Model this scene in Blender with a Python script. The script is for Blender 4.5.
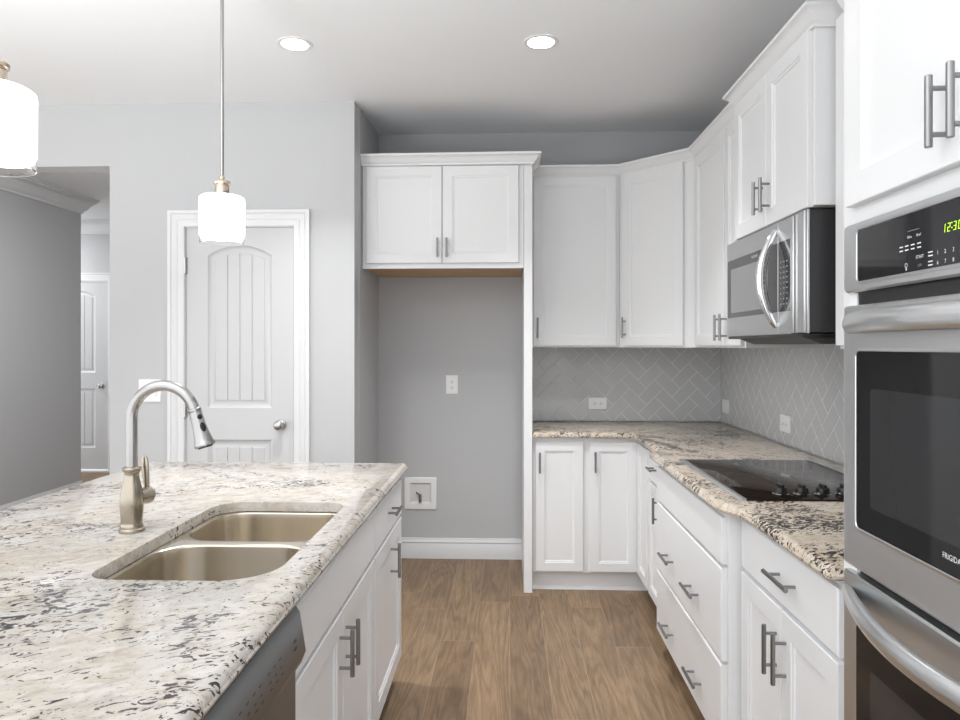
import bpy, bmesh, math, random
from mathutils import Vector, Matrix
random.seed(7)
for o in list(bpy.data.objects): bpy.data.objects.remove(o)
S = bpy.context.scene
C = S.collection
PI = math.pi

# ------------------------------------------------------------------ camera
cam_d = bpy.data.cameras.new('camera')
cam_d.sensor_width = 36.0
cam_d.lens = 700.0 / 960.0 * 36.0
cam_d.shift_y = -14.0 / 960.0
cam_d.clip_start = 0.05
cam = bpy.data.objects.new('camera', cam_d)
cam.location = (0, 0, 1.407)
cam.rotation_euler = (PI / 2, 0, math.atan(28 / 700.0))
C.objects.link(cam)
S.camera = cam

# ------------------------------------------------------------------ world and exposure
W = bpy.data.worlds.new('daylight'); S.world = W
W.use_nodes = True
bgn = W.node_tree.nodes['Background']
bgn.inputs[0].default_value = (0.975, 0.99, 1.0, 1)
bgn.inputs[1].default_value = 1.85
S.view_settings.view_transform = 'Standard'
S.view_settings.look = 'None'
S.view_settings.gamma = 1.0
S.view_settings.use_curve_mapping = False
S.view_settings.exposure = 0.07
CAN_WATTS = 9.0
CAN_GLOW = 14.0
PENDANT_GLOW = 1.4
HALL_WATTS = 30.0
FILL_WATTS = 98.0
FILL_TILT = 20.0

def area(name, loc, size, watts, rot=(0, 0, 0), col=(1, 1, 1), shape='DISK', sy=None, spread=PI):
    l = bpy.data.lights.new(name, 'AREA'); l.shape = shape; l.size = size
    if sy: l.size_y = sy
    l.energy = watts; l.color = col; l.spread = spread
    o = bpy.data.objects.new(name, l); o.location = loc; o.rotation_euler = rot
    C.objects.link(o); return o

# ceiling cans of the kitchen (the two in view), and added hall fill lights
CANS = [(-0.942, 3.062), (0.145, 3.085)]
for x, y in CANS:
    area('can_lamp', (x, y, 2.725), 0.11, CAN_WATTS, spread=1.75)
# added fill light behind the camera, turned up to bounce off the ceiling
area('bounce_fill', (-1.7, -0.2, 0.8), 1.2, FILL_WATTS, rot=(math.radians(180 - FILL_TILT), 0, 0), col=(0.955, 0.985, 1.0), shape='RECTANGLE', sy=1.2, spread=math.radians(114))
area('hall_fill', (-2.55, 4.55, 2.77), 0.2, HALL_WATTS * 0.95)  # added fill out of view, brightens the hall walls
area('hall_fill', (-5.6, 7.05, 2.77), 0.2, HALL_WATTS * 1.2)  # second added fill, hidden behind the hall wall, brightens the far door

# ------------------------------------------------------------------ materials
def mat(name, col=(0.8, 0.8, 0.8), rough=0.5, metal=0.0, spec=0.5, emit=None, estr=0.0, trans=0.0, ior=1.45):
    m = bpy.data.materials.new(name); m.use_nodes = True
    b = m.node_tree.nodes['Principled BSDF']
    b.inputs['Base Color'].default_value = (*col, 1)
    b.inputs['Roughness'].default_value = rough
    b.inputs['Metallic'].default_value = metal
    b.inputs['Specular IOR Level'].default_value = spec
    b.inputs['IOR'].default_value = ior
    b.inputs['Transmission Weight'].default_value = trans
    if emit:
        b.inputs['Emission Color'].default_value = (*emit, 1)
        b.inputs['Emission Strength'].default_value = estr
    return m

class NT:
    def __init__(s, m): s.t = m.node_tree; s.b = s.t.nodes['Principled BSDF']
    def n(s, typ, **kw):
        x = s.t.nodes.new(typ)
        for k, v in kw.items():
            if k.startswith('i_'):
                key = k[2:]
                x.inputs[int(key) if key.isdigit() else key.replace('_', ' ')].default_value = v
            else: setattr(x, k, v)
        return x
    def l(s, a, b): s.t.links.new(a, b)
    def coord(s): return s.n('ShaderNodeTexCoord').outputs['Object']
    def mapping(s, src, scale=(1, 1, 1), rot=(0, 0, 0), loc=(0, 0, 0)):
        m = s.n('ShaderNodeMapping'); m.inputs['Scale'].default_value = scale
        m.inputs['Rotation'].default_value = rot; m.inputs['Location'].default_value = loc
        s.l(src, m.inputs[0]); return m.outputs[0]
    def noise(s, vec, scale, detail=3, rough=0.5, dist=0.0):
        x = s.n('ShaderNodeTexNoise'); x.inputs['Scale'].default_value = scale
        x.inputs['Detail'].default_value = detail; x.inputs['Roughness'].default_value = rough
        x.inputs['Distortion'].default_value = dist
        s.l(vec, x.inputs['Vector']); return x.outputs['Fac']
    def ramp(s, src, pts):
        r = s.n('ShaderNodeValToRGB'); e = r.color_ramp.elements
        while len(e) < len(pts): e.new(0.5)
        for i, (p, c) in enumerate(pts):
            e[i].position = p; e[i].color = (*c, 1) if len(c) == 3 else c
        s.l(src, r.inputs[0]); return r.outputs[0]
    def mix(s, fac, a, b, mode='MIX'):
        m = s.n('ShaderNodeMix', data_type='RGBA', blend_type=mode)
        for v, k in ((fac, 0), (a, 6), (b, 7)):
            if hasattr(v, 'default_value'): s.l(v, m.inputs[k])
            elif k == 0: m.inputs[k].default_value = v
            else: m.inputs[k].default_value = (*v, 1)
        return m.outputs[2]
    def math(s, op, a, b=0.0, c=0.0):
        m = s.n('ShaderNodeMath', operation=op)
        for v, k in ((a, 0), (b, 1), (c, 2)):
            if hasattr(v, 'default_value'): s.l(v, m.inputs[k])
            else: m.inputs[k].default_value = v
        return m.outputs[0]
    def bump(s, src, strength, dist=0.002):
        b = s.n('ShaderNodeBump'); b.inputs['Strength'].default_value = strength; b.inputs['Distance'].default_value = dist
        s.l(src, b.inputs['Height']); s.l(b.outputs[0], s.b.inputs['Normal'])

M = {}
M['wall'] = mat('grey_wall_paint', (0.525, 0.531, 0.541), 0.6, spec=0.3)
t = NT(M['wall']); t.bump(t.noise(t.coord(), 260, 3), 0.08, 0.001)
M['ceiling'] = mat('ceiling_paint', (0.84, 0.85, 0.865), 0.8, spec=0.2)
M['trim'] = mat('white_trim_paint', (0.72, 0.725, 0.735), 0.35)
M['cab'] = mat('white_cabinet_paint', (0.82, 0.825, 0.835), 0.33)
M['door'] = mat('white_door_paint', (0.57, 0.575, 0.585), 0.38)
M['shadow_gap'] = mat('dark_gap', (0.05, 0.05, 0.05), 0.8)
M['nickel'] = mat('brushed_nickel_pull', (0.29, 0.29, 0.295), 0.30, 1.0)
M['knob'] = mat('satin_nickel', (0.5, 0.5, 0.5), 0.25, 1.0)
M['plate'] = mat('white_plastic', (0.86, 0.86, 0.86), 0.3)
M['slot'] = mat('black_slot', (0.03, 0.03, 0.03), 0.6)
M['wood_raw'] = mat('raw_birch_ply', (0.55, 0.36, 0.21), 0.6)
t = NT(M['wood_raw']); v = t.mapping(t.coord(), (2, 40, 40))
t.l(t.ramp(t.noise(v, 2, 4), [(0.3, (0.46, 0.29, 0.16)), (0.7, (0.62, 0.42, 0.25))]), t.b.inputs['Base Color'])
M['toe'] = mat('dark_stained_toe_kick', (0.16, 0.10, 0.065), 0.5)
M['chrome'] = mat('chrome', (0.80, 0.80, 0.81), 0.07, 1.0)
M['brass'] = mat('polished_warm_nickel', (0.66, 0.56, 0.45), 0.22, 1.0)
M['rod'] = mat('dark_nickel_rod', (0.42, 0.41, 0.40), 0.25, 1.0)
M['blackglass'] = mat('black_oven_glass', (0.010, 0.010, 0.011), 0.04, spec=0.4)
M['panelglass'] = mat('black_panel_glass', (0.02, 0.02, 0.022), 0.05, spec=0.35)
M['winglass'] = mat('smoked_window_glass', (0.028, 0.029, 0.031), 0.05, spec=0.4)
M['micglass'] = mat('grey_smoked_glass', (0.05, 0.05, 0.053), 0.05, spec=0.9)
M['micscreen'] = mat('perforated_screen', (0.27, 0.27, 0.275), 0.25, spec=0.5)
M['cookglass'] = mat('black_ceramic_glass', (0.020, 0.014, 0.011), 0.05, spec=0.28)
M['ring'] = mat('grey_printed_ring', (0.16, 0.15, 0.14), 0.25)
M['charcoal'] = mat('charcoal_metal', (0.045, 0.045, 0.048), 0.4)
M['black'] = mat('black_plastic', (0.015, 0.015, 0.015), 0.3)
M['print'] = mat('white_printing', (0.8, 0.8, 0.8), 0.5)
M['greyprint'] = mat('grey_printing', (0.35, 0.35, 0.36), 0.5)
M['darkprint'] = mat('dark_printing', (0.06, 0.06, 0.065), 0.5)
M['led'] = mat('green_led', (0.3, 0.5, 0.0), 0.5, emit=(0.62, 1.0, 0.02), estr=1.3)
M['opal'] = mat('lit_opal_glass', (0.95, 0.95, 0.95), 0.2, emit=(1.0, 0.985, 0.96), estr=PENDANT_GLOW)
M['clear'] = mat('clear_glass', (1, 1, 1), 0.02, trans=1.0, ior=1.12)
M['can'] = mat('lit_lens', (1, 1, 1), 0.4, emit=(1.0, 0.99, 0.97), estr=CAN_GLOW)
M['grout'] = mat('light_grout', (0.80, 0.80, 0.80), 0.8)
M['tile'] = mat('grey_glazed_tile', (0.56, 0.565, 0.575), 0.12, spec=0.5)
M['brassvalve'] = mat('dull_brass', (0.30, 0.29, 0.27), 0.35, 1.0)
M['box'] = mat('white_box_plastic', (0.72, 0.72, 0.72), 0.4)

def brushed(name, col, rough, axis_scale, amount=0.12, bump=0.03):
    m = mat(name, col, rough, 1.0); t = NT(m)
    f = t.noise(t.mapping(t.coord(), axis_scale), 1.0, 4, 0.6)
    t.l(t.math('MULTIPLY_ADD', f, amount, rough - amount / 2), t.b.inputs['Roughness'])
    t.bump(f, bump, 0.001)
    return m
M['steel'] = brushed('brushed_steel', (0.70, 0.71, 0.72), 0.33, (30, 18, 500))
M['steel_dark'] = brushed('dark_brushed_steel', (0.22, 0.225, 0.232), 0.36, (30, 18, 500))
M['steel_lite'] = brushed('bright_brushed_steel', (0.72, 0.735, 0.75), 0.3, (30, 14, 400))
M['sink'] = brushed('satin_sink_steel', (0.66, 0.605, 0.52), 0.22, (350, 350, 12), 0.08, 0.01)
M['faucet'] = brushed('brushed_nickel_faucet', (0.43, 0.425, 0.42), 0.25, (0, 0, 900), 0.06, 0.0)
M['faucet_warm'] = brushed('warm_brushed_nickel', (0.44, 0.39, 0.32), 0.25, (0, 0, 900), 0.06, 0.0)

def granite(name, base, cream, warm, fleck, seed):
    m = mat(name, base, 0.13, spec=0.32); t = NT(m)
    c0 = t.mapping(t.coord(), (1, 1, 1), (0, 0, math.radians(-28)), (seed, seed * 0.7, 0))
    st = t.mapping(c0, (1.0, 1.7, 1.5))                       # crystals drawn out in one direction
    sh = lambda x, y: t.mapping(st, loc=(x, y, 0))
    def step(f, lo, gain):
        d = t.math('MULTIPLY', t.math('SUBTRACT', f, lo), gain); d.node.use_clamp = True; return d
    col = t.mix(t.ramp(t.noise(c0, 5.5, 5, 0.62), [(0.40, (0, 0, 0)), (0.64, (1, 1, 1))]), base, cream)
    col = t.mix(t.math('MULTIPLY', step(t.noise(st, 20, 5, 0.65, 0.5), 0.49, 7.0), 0.75), col, warm)
    col = t.mix(t.math('MULTIPLY', step(t.noise(sh(3.3, 1.1), 34, 4, 0.6), 0.55, 10.0), 0.45), col, (0.42, 0.40, 0.41))
    col = t.mix(t.math('MULTIPLY', step(t.noise(sh(7.3, 2.1), 26, 3, 0.5), 0.52, 8.0), 0.55), col, tuple(min(0.84, c * 1.13) for c in base))
    cl = t.noise(t.mapping(c0, (1, 1, 1), (0, 0, 0.4), (4.0, 1.7, 0)), 2.7, 4, 0.6, 0.8)
    thr = t.math('MULTIPLY_ADD', cl, -0.66, 0.948 - fleck)
    mask = t.math('MULTIPLY', t.math('SUBTRACT', t.noise(st, 33, 3.5, 0.62, 1.6), thr), 50.0); mask.node.use_clamp = True
    col = t.mix(t.math('MULTIPLY', mask, 0.96), col, (0.030, 0.028, 0.032))
    col = t.mix(t.math('MULTIPLY', step(t.noise(sh(1.3, 8.1), 130, 2, 0.5), 0.655, 14.0), 0.55), col, (0.12, 0.105, 0.10))
    t.l(col, t.b.inputs['Base Color'])
    return m
M['granite'] = granite('white_granite', (0.56, 0.53, 0.495), (0.51, 0.455, 0.385), (0.40, 0.345, 0.285), 0.025, 0.0)
M['granite_tan'] = granite('cream_granite', (0.68, 0.60, 0.505), (0.64, 0.54, 0.42), (0.46, 0.38, 0.29), 0.05, 5.0)

# wood floor: planks along Y
def floor_mat():
    m = mat('hickory_planks', (0.3, 0.2, 0.12), 0.42, spec=0.4); t = NT(m)
    co = t.n('ShaderNodeTexCoord').outputs['Object']
    sp = t.n('ShaderNodeSeparateXYZ'); t.l(co, sp.inputs[0])
    xs = t.math('DIVIDE', t.math('SUBTRACT', sp.outputs[0], 0.0085), 0.165)
    row = t.math('FLOOR', xs)
    wn = t.n('ShaderNodeTexWhiteNoise', noise_dimensions='1D'); t.l(row, wn.inputs['W'])
    ys = t.math('ADD', t.math('DIVIDE', sp.outputs[1], 1.35), t.math('MULTIPLY', wn.outputs['Value'], 7.0))
    colm = t.math('FLOOR', ys)
    cmb = t.n('ShaderNodeCombineXYZ'); t.l(row, cmb.inputs[0]); t.l(colm, cmb.inputs[1])
    wn2 = t.n('ShaderNodeTexWhiteNoise', noise_dimensions='2D'); t.l(cmb.outputs[0], wn2.inputs['Vector'])
    pid = wn2.outputs['Value']
    off = t.n('ShaderNodeVectorMath', operation='SCALE'); t.l(wn2.outputs['Color'], off.inputs[0]); off.inputs['Scale'].default_value = 30.0
    add = t.n('ShaderNodeVectorMath', operation='ADD'); t.l(co, add.inputs[0]); t.l(off.outputs[0], add.inputs[1])
    gv = t.mapping(add.outputs[0], (14, 1.5, 1))
    g1 = t.noise(gv, 1.6, 5, 0.62, 1.6)
    g2 = t.noise(t.mapping(add.outputs[0], (150, 6, 1)), 1.2, 5, 0.7, 0.8)
    g3 = t.noise(t.mapping(add.outputs[0], (5, 2.2, 1)), 1.0, 3, 0.5, 1.0)
    base = t.ramp(pid, [(0.0, (0.225, 0.150, 0.093)), (0.35, (0.262, 0.178, 0.110)), (0.7, (0.280, 0.190, 0.117)), (1.0, (0.240, 0.169, 0.109))])
    grain = t.ramp(g1, [(0.30, (0.78, 0.76, 0.74)), (0.5, (1, 1, 1)), (0.7, (1.15, 1.14, 1.12))])
    col = t.mix(1.0, base, grain, 'MULTIPLY')
    col = t.mix(1.0, col, t.ramp(g2, [(0.34, (0.80, 0.79, 0.77)), (0.52, (1, 1, 1)), (0.75, (1.07, 1.07, 1.06))]), 'MULTIPLY')
    n0 = t.noise(t.mapping(add.outputs[0], (5.5, 0.5, 1)), 1.0, 2, 0.45, 0.6)
    rings = t.math('SINE', t.math('MULTIPLY', n0, 110.0))
    col = t.mix(1.0, col, t.ramp(t.math('MULTIPLY_ADD', rings, 0.5, 0.5), [(0.0, (0.84, 0.83, 0.82)), (0.55, (1, 1, 1)), (1.0, (1.04, 1.04, 1.04))]), 'MULTIPLY')
    col = t.mix(1.0, col, t.ramp(g3, [(0.3, (0.82, 0.82, 0.83)), (0.7, (1.12, 1.11, 1.08))]), 'MULTIPLY')
    fx = t.math('FRACT', xs); fy = t.math('FRACT', ys)
    ex = t.math('MINIMUM', fx, t.math('SUBTRACT', 1.0, fx))
    ey = t.math('MULTIPLY', t.math('MINIMUM', fy, t.math('SUBTRACT', 1.0, fy)), 8.2)
    e = t.math('MINIMUM', ex, ey)
    gap = t.math('LESS_THAN', e, 0.009)
    col = t.mix(t.math('MULTIPLY', gap, 0.38), col, (0.42, 0.32, 0.23))
    t.l(col, t.b.inputs['Base Color'])
    bh = t.math('ADD', t.math('MULTIPLY', g2, 0.5), t.math('MULTIPLY', gap, -1.0))
    t.bump(bh, 0.12, 0.002)
    t.l(t.math('MULTIPLY_ADD', g1, 0.2, 0.34), t.b.inputs['Roughness'])
    return m
M['floor'] = floor_mat()

# ------------------------------------------------------------------ mesh helpers
class Fr:
    """frame: o + a*u + b*v + c*w"""
    def __init__(s, o, u=(1, 0, 0), v=(0, 1, 0), w=None):
        s.o = Vector(o); s.u = Vector(u); s.v = Vector(v)
        s.w = Vector(w) if w is not None else s.u.cross(s.v)
    def p(s, a, b, c=0.0): return s.o + s.u * a + s.v * b + s.w * c
ID = Fr((0, 0, 0))
def wallf(o, u): return Fr(o, u, (0, 0, 1))
def faceX(x): return wallf((x, 0, 0), (0, -1, 0))      # a plane facing -X ; u = -Y
def faceY(y): return wallf((0, y, 0), (1, 0, 0))       # facing -Y ; u = X
def islX(x): return wallf((x, 0, 0), (0, 1, 0))        # facing +X ; u = Y

def offset(poly, d):
    n = len(poly); out = []
    for i in range(n):
        p0 = Vector(poly[i - 1]); p1 = Vector(poly[i]); p2 = Vector(poly[(i + 1) % n])
        e1 = (p1 - p0); e2 = (p2 - p1)
        if e1.length < 1e-9 or e2.length < 1e-9: out.append((p1.x, p1.y)); continue
        e1.normalize(); e2.normalize()
        n1 = Vector((-e1.y, e1.x)); n2 = Vector((-e2.y, e2.x))
        k = 1 + n1.dot(n2)
        q = (n1 + n2) / max(k, 0.25)
        p = p1 + q * d; out.append((p.x, p.y))
    return out
def rect(a0, a1, b0, b1, c=0.0):
    if c <= 0: return [(a0, b0), (a1, b0), (a1, b1), (a0, b1)]
    return [(a0 + c, b0), (a1 - c, b0), (a1, b0 + c), (a1, b1 - c), (a1 - c, b1), (a0 + c, b1), (a0, b1 - c), (a0, b0 + c)]
def rrect(a0, a1, b0, b1, r, n=8):
    if not hasattr(r, '__len__'): r = [r] * 4
    cs = [(a0, b0, 1, 1, PI), (a1, b0, -1, 1, 1.5 * PI), (a1, b1, -1, -1, 0), (a0, b1, 1, -1, 0.5 * PI)]
    out = []
    for (x, y, sx, sy, a), rr in zip(cs, r):
        for i in range(n + 1):
            t = a + i / n * PI / 2
            out.append((x + sx * rr + rr * math.cos(t), y + sy * rr + rr * math.sin(t)))
    return out
def clip(poly, a, b, c):        # keep a*x+b*y<=c
    out = []
    for i in range(len(poly)):
        p = poly[i]; q = poly[(i + 1) % len(poly)]
        dp = a * p[0] + b * p[1] - c; dq = a * q[0] + b * q[1] - c
        if dp <= 0: out.append(p)
        if (dp < 0 < dq) or (dq < 0 < dp):
            t = dp / (dp - dq); out.append((p[0] + (q[0] - p[0]) * t, p[1] + (q[1] - p[1]) * t))
    return out

class MB:
    def __init__(s): s.bm = bmesh.new()
    def ring(s, pts): return [s.bm.verts.new(p) for p in pts]
    def bridge(s, r0, r1, closed=True):
        n = len(r0)
        for i in range(n if closed else n - 1):
            j = (i + 1) % n
            try: s.bm.faces.new((r0[i], r0[j], r1[j], r1[i]))
            except ValueError: pass
    def cap(s, r):
        try: return s.bm.faces.new(r)
        except ValueError: pass
    def loops(s, polys, fr=ID, cap0=True, cap1=True):
        """polys: list of (poly2d, w); bridged in turn"""
        rs = [s.ring([fr.p(a, b, w) for a, b in P]) for P, w in polys]
        for a, b in zip(rs, rs[1:]): s.bridge(a, b)
        if cap0: s.cap(rs[0])
        if cap1: s.cap(rs[-1])
        return s
    def prism(s, poly, w0, w1, fr=ID, b=0.0):
        if b > 0: return s.loops([(offset(poly, b), w0), (poly, w0 + b), (poly, w1 - b), (offset(poly, b), w1)], fr)
        return s.loops([(poly, w0), (poly, w1)], fr)
    def box(s, x0, x1, y0, y1, z0, z1, b=0.0, fr=ID):
        return s.prism(rect(min(x0, x1), max(x0, x1), min(y0, y1), max(y0, y1), b), min(z0, z1), max(z0, z1), fr, b)
    def shaker(s, u0, u1, v0, v1, fr, t=0.019, r=0.055, d=0.009):
        P = rect(u0, u1, v0, v1)
        return s.loops([(P, 0), (P, t - 0.002), (offset(P, 0.002), t), (offset(P, r), t), (offset(P, r + 0.002), t - 0.003),
                        (offset(P, r + 0.009), t - 0.0045), (offset(P, r + 0.011), t - d)], fr)
    def slab(s, u0, u1, v0, v1, fr, t=0.019):
        P = rect(u0, u1, v0, v1)
        return s.loops([(P, 0), (P, t - 0.004), (offset(P, 0.004), t)], fr)
    def lathe(s, prof, fr=ID, n=32, cap0=True, cap1=True):
        rs = [s.ring([fr.p(r * math.cos(2 * PI * i / n), r * math.sin(2 * PI * i / n), z) for i in range(n)]) for r, z in prof]
        for a, b in zip(rs, rs[1:]): s.bridge(a, b)
        if cap0: s.cap(rs[0])
        if cap1: s.cap(rs[-1])
        return s
    def tube(s, pts, r, n=12, r2=None, up=(0, 0, 1)):
        """round (or elliptic r x r2) section swept along pts; r may be a list"""
        pts = [Vector(p) for p in pts]; N = len(pts); rs = []
        prev = None
        for i, p in enumerate(pts):
            t = (pts[min(i + 1, N - 1)] - pts[max(i - 1, 0)]).normalized()
            if prev is None:
                a = Vector(up)
                if abs(a.dot(t)) > 0.95: a = Vector((1, 0, 0))
                a = (a - t * a.dot(t)).normalized()
            else:
                a = (prev - t * prev.dot(t)).normalized()
            prev = a; b = t.cross(a)
            ra = r[i] if hasattr(r, '__len__') else r
            rb = (r2[i] if hasattr(r2, '__len__') else r2) if r2 is not None else ra
            rs.append(s.ring([p + a * (ra * math.cos(2 * PI * k / n)) + b * (rb * math.sin(2 * PI * k / n)) for k in range(n)]))
        for a, b in zip(rs, rs[1:]): s.bridge(a, b)
        s.cap(rs[0]); s.cap(rs[-1]); return s
    def sweep(s, path, prof, fr=ID, closed=False, caps=True):
        """prof: list of (out, h): out to the RIGHT of the path direction in the (u,v) plane, h along w"""
        n = len(path); rs = []
        for i in range(n):
            p = Vector(path[i])
            es = []
            if i > 0 or closed: es.append((p - Vector(path[i - 1])).normalized())
            if i < n - 1 or closed: es.append((Vector(path[(i + 1) % n]) - p).normalized())
            ns = [Vector((e.y, -e.x)) for e in es]
            if len(ns) == 2: m = (ns[0] + ns[1]) / max(1 + ns[0].dot(ns[1]), 0.2)
            else: m = ns[0]
            rs.append(s.ring([fr.p(p.x + m.x * o, p.y + m.y * o, h) for o, h in prof]))
        for a, b in zip(rs, rs[1:]): s.bridge(a, b)
        if closed: s.bridge(rs[-1], rs[0])
        elif caps: s.cap(rs[0]); s.cap(rs[-1])
        return s
    def fill(s, rings):
        """planar fill of an outer ring with holes; rings are lists of existing BMVerts"""
        es = []
        for r in rings:
            for i in range(len(r)):
                a, b = r[i], r[(i + 1) % len(r)]
                e = s.bm.edges.get((a, b)) or s.bm.edges.new((a, b)); es.append(e)
        bmesh.ops.triangle_fill(s.bm, use_beauty=True, use_dissolve=False, edges=es)
    def text(s, body, fr, size, cx, cy, lift=0.0006, align='CENTER', sx=1.0):
        cu = bpy.data.curves.new('t', 'FONT'); cu.body = body; cu.size = size
        cu.align_x = align; cu.align_y = 'CENTER'; cu.resolution_u = 2
        ob = bpy.data.objects.new('t', cu); C.objects.link(ob)
        dg = bpy.context.evaluated_depsgraph_get(); dg.update()
        me = bpy.data.meshes.new_from_object(ob.evaluated_get(dg))
        vs = [s.bm.verts.new(fr.p(cx + v.co.x * sx, cy + v.co.y, lift)) for v in me.vertices]
        for p in me.polygons:
            try: s.bm.faces.new([vs[i] for i in p.vertices])
            except ValueError: pass
        bpy.data.objects.remove(ob); bpy.data.curves.remove(cu); bpy.data.meshes.remove(me)
        return s
    def build(s, name, m, parent=None, smooth=38, flat=False, recalc=True):
        bm = s.bm
        if recalc: bmesh.ops.recalc_face_normals(bm, faces=bm.faces)
        off = Vector((0, 0, 0)); p = parent
        while p is not None: off += p.location; p = p.parent
        bmesh.ops.translate(bm, verts=bm.verts, vec=-off)
        lim = math.radians(smooth)
        for e in bm.edges:
            if len(e.link_faces) == 2: e.smooth = e.calc_face_angle(0) < lim
            else: e.smooth = False
        for f in bm.faces: f.smooth = not flat
        me = bpy.data.meshes.new(name); bm.to_mesh(me); bm.free()
        me.materials.append(m if not isinstance(m, str) else M[m])
        o = bpy.data.objects.new(name, me); C.objects.link(o)
        if parent is not None: o.parent = parent
        return o

def thing(name, loc, label, cat, group=None):
    o = bpy.data.objects.new(name, None); o.empty_display_size = 0.05; o.location = loc; C.objects.link(o)
    o['label'] = label; o['category'] = cat
    if group: o['group'] = group
    return o
def struct(o): o['kind'] = 'structure'; return o

# ------------------------------------------------------------------ dimensions
D = 4.632      # back wall
R = 1.395      # right wall
P = 3.79       # pantry wall front
NX = -0.838     # niche left face
CH = 2.743     # ceiling
CB = 2.812     # ceiling height at the back wall
XL = -5.4      # far left wall
YR = -0.9      # open rear limit
HZ = 2.80      # hall ceiling
HX = -4.04     # hall left wall face
HE = 6.47      # its end
HD = 7.64      # far hall wall
# ------------------------------------------------------------------ the room
struct(MB().box(XL, R + .12, YR, 9.0, -0.08, 0.0).build('floor', 'floor'))
mb = MB()
prof = [(YR, CH), (P + .005, CH), (D + .1, CB + .0105), (D + .1, CB + .12), (YR, CB + .12)]
mb.loops([([(y, z) for y, z in prof], NX - .12), ([(y, z) for y, z in prof], R + .12)], Fr((0, 0, 0), (0, 1, 0), (0, 0, 1), (1, 0, 0)))
mb.box(XL, NX - .12, YR, P + .005, CH, CB + .12)
struct(mb.build('ceiling', 'ceiling'))
struct(MB().box(XL - 1.4, NX - .12, P + .13, 9.0, HZ, HZ + .1).build('ceiling_hall', 'ceiling'))
struct(MB().box(NX - .12, R + .12, D, D + .12, 0, CB + .1).build('wall_back', 'wall'))
struct(MB().box(R, R + .12, YR, D, 0, CB + .1).build('wall_right', 'wall'))
struct(MB().prism([(NX, P + .1301), (-0.862, D), (NX - .14, D), (NX - .14, P + .1301)], 0, CB + .05).build('wall_niche', 'wall'))
# pantry wall with the door opening, and the header over the hall opening
mb = MB(); OX = -2.203
DX0, DX1, DZ = -1.786, -1.164, 2.068
mb.box(OX, DX0, P, P + .13, 0, CH + .02); mb.prism([(DX1, P), (NX, P), (NX - .004, P + .13), (DX1, P + .13)], 0, CH + .05); mb.box(DX0, DX1, P, P + .13, DZ, CH + .02)
mb.box(-3.75, OX, P, P + .13, 2.403, CH + .08); mb.box(XL, -3.75, P, P + .13, 0, CH + .08)
struct(mb.build('wall_pantry', 'wall'))
struct(MB().box(OX, OX + .12, P + .131, 9.0, 0, HZ + .05).build('wall_hall_right', 'wall'))
struct(MB().box(HX - 1.6, HX, P + .131, HE, 0, HZ + .05).build('wall_hall_left', 'wall'))
HDX0, HDX1 = -5.18, -4.455
mb = MB(); mb.box(-7, HDX0, HD, HD + .12, 0, HZ + .05); mb.box(HDX1, OX, HD, HD + .12, 0, HZ + .05); mb.box(HDX0, HDX1, HD, HD + .12, 2.14, HZ + .05)
struct(mb.build('wall_hall_back', 'wall'))
struct(MB().box(-7.0, -6.88, HE, HD, 0, HZ + .05).build('wall_hall_far', 'wall'))

BASE = [(0, 0), (0.016, 0), (0.016, 0.092), (0.012, 0.098), (0.012, 0.104), (0.016, 0.108), (0.014, 0.116), (0.007, 0.124), (0.006, 0.132), (0, 0.135)]
def baseboard(name, path): struct(MB().sweep(path, BASE).build(name, 'trim'))
baseboard('baseboard_back', [(NX + .001, P + .02), (-0.861, D - .001), (0.093, D - .001)])
baseboard('baseboard_pantry', [(OX, P - .001), (-1.873, P - .001)])
baseboard('baseboard_niche', [(-1.09, P - .001), (NX + .0005, P - .001), (NX + .0005, P + .02)])
baseboard('baseboard_hall', [(HX - .9, HE + .001), (HX + .001, HE + .001), (HX + .001, P + .14)][::-1])
CROWN_H = [(0, HZ - .145), (0.012, HZ - .145), (0.012, HZ - .125), (0.022, HZ - .118), (0.040, HZ - .100), (0.062, HZ - .062), (0.085, HZ - .038), (0.096, HZ - .034), (0.096, HZ - .018), (0.112, HZ - .014), (0.112, HZ - .001), (0, HZ - .001)]
struct(MB().sweep([(HX + .001, P + .14), (HX + .001, HE + .001), (HX - 1.5, HE + .001)], CROWN_H).build('trim_1', 'trim'))
struct(MB().sweep([(-6.88, HD - .001), (OX, HD - .001)], CROWN_H).build('trim_2', 'trim'))

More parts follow.
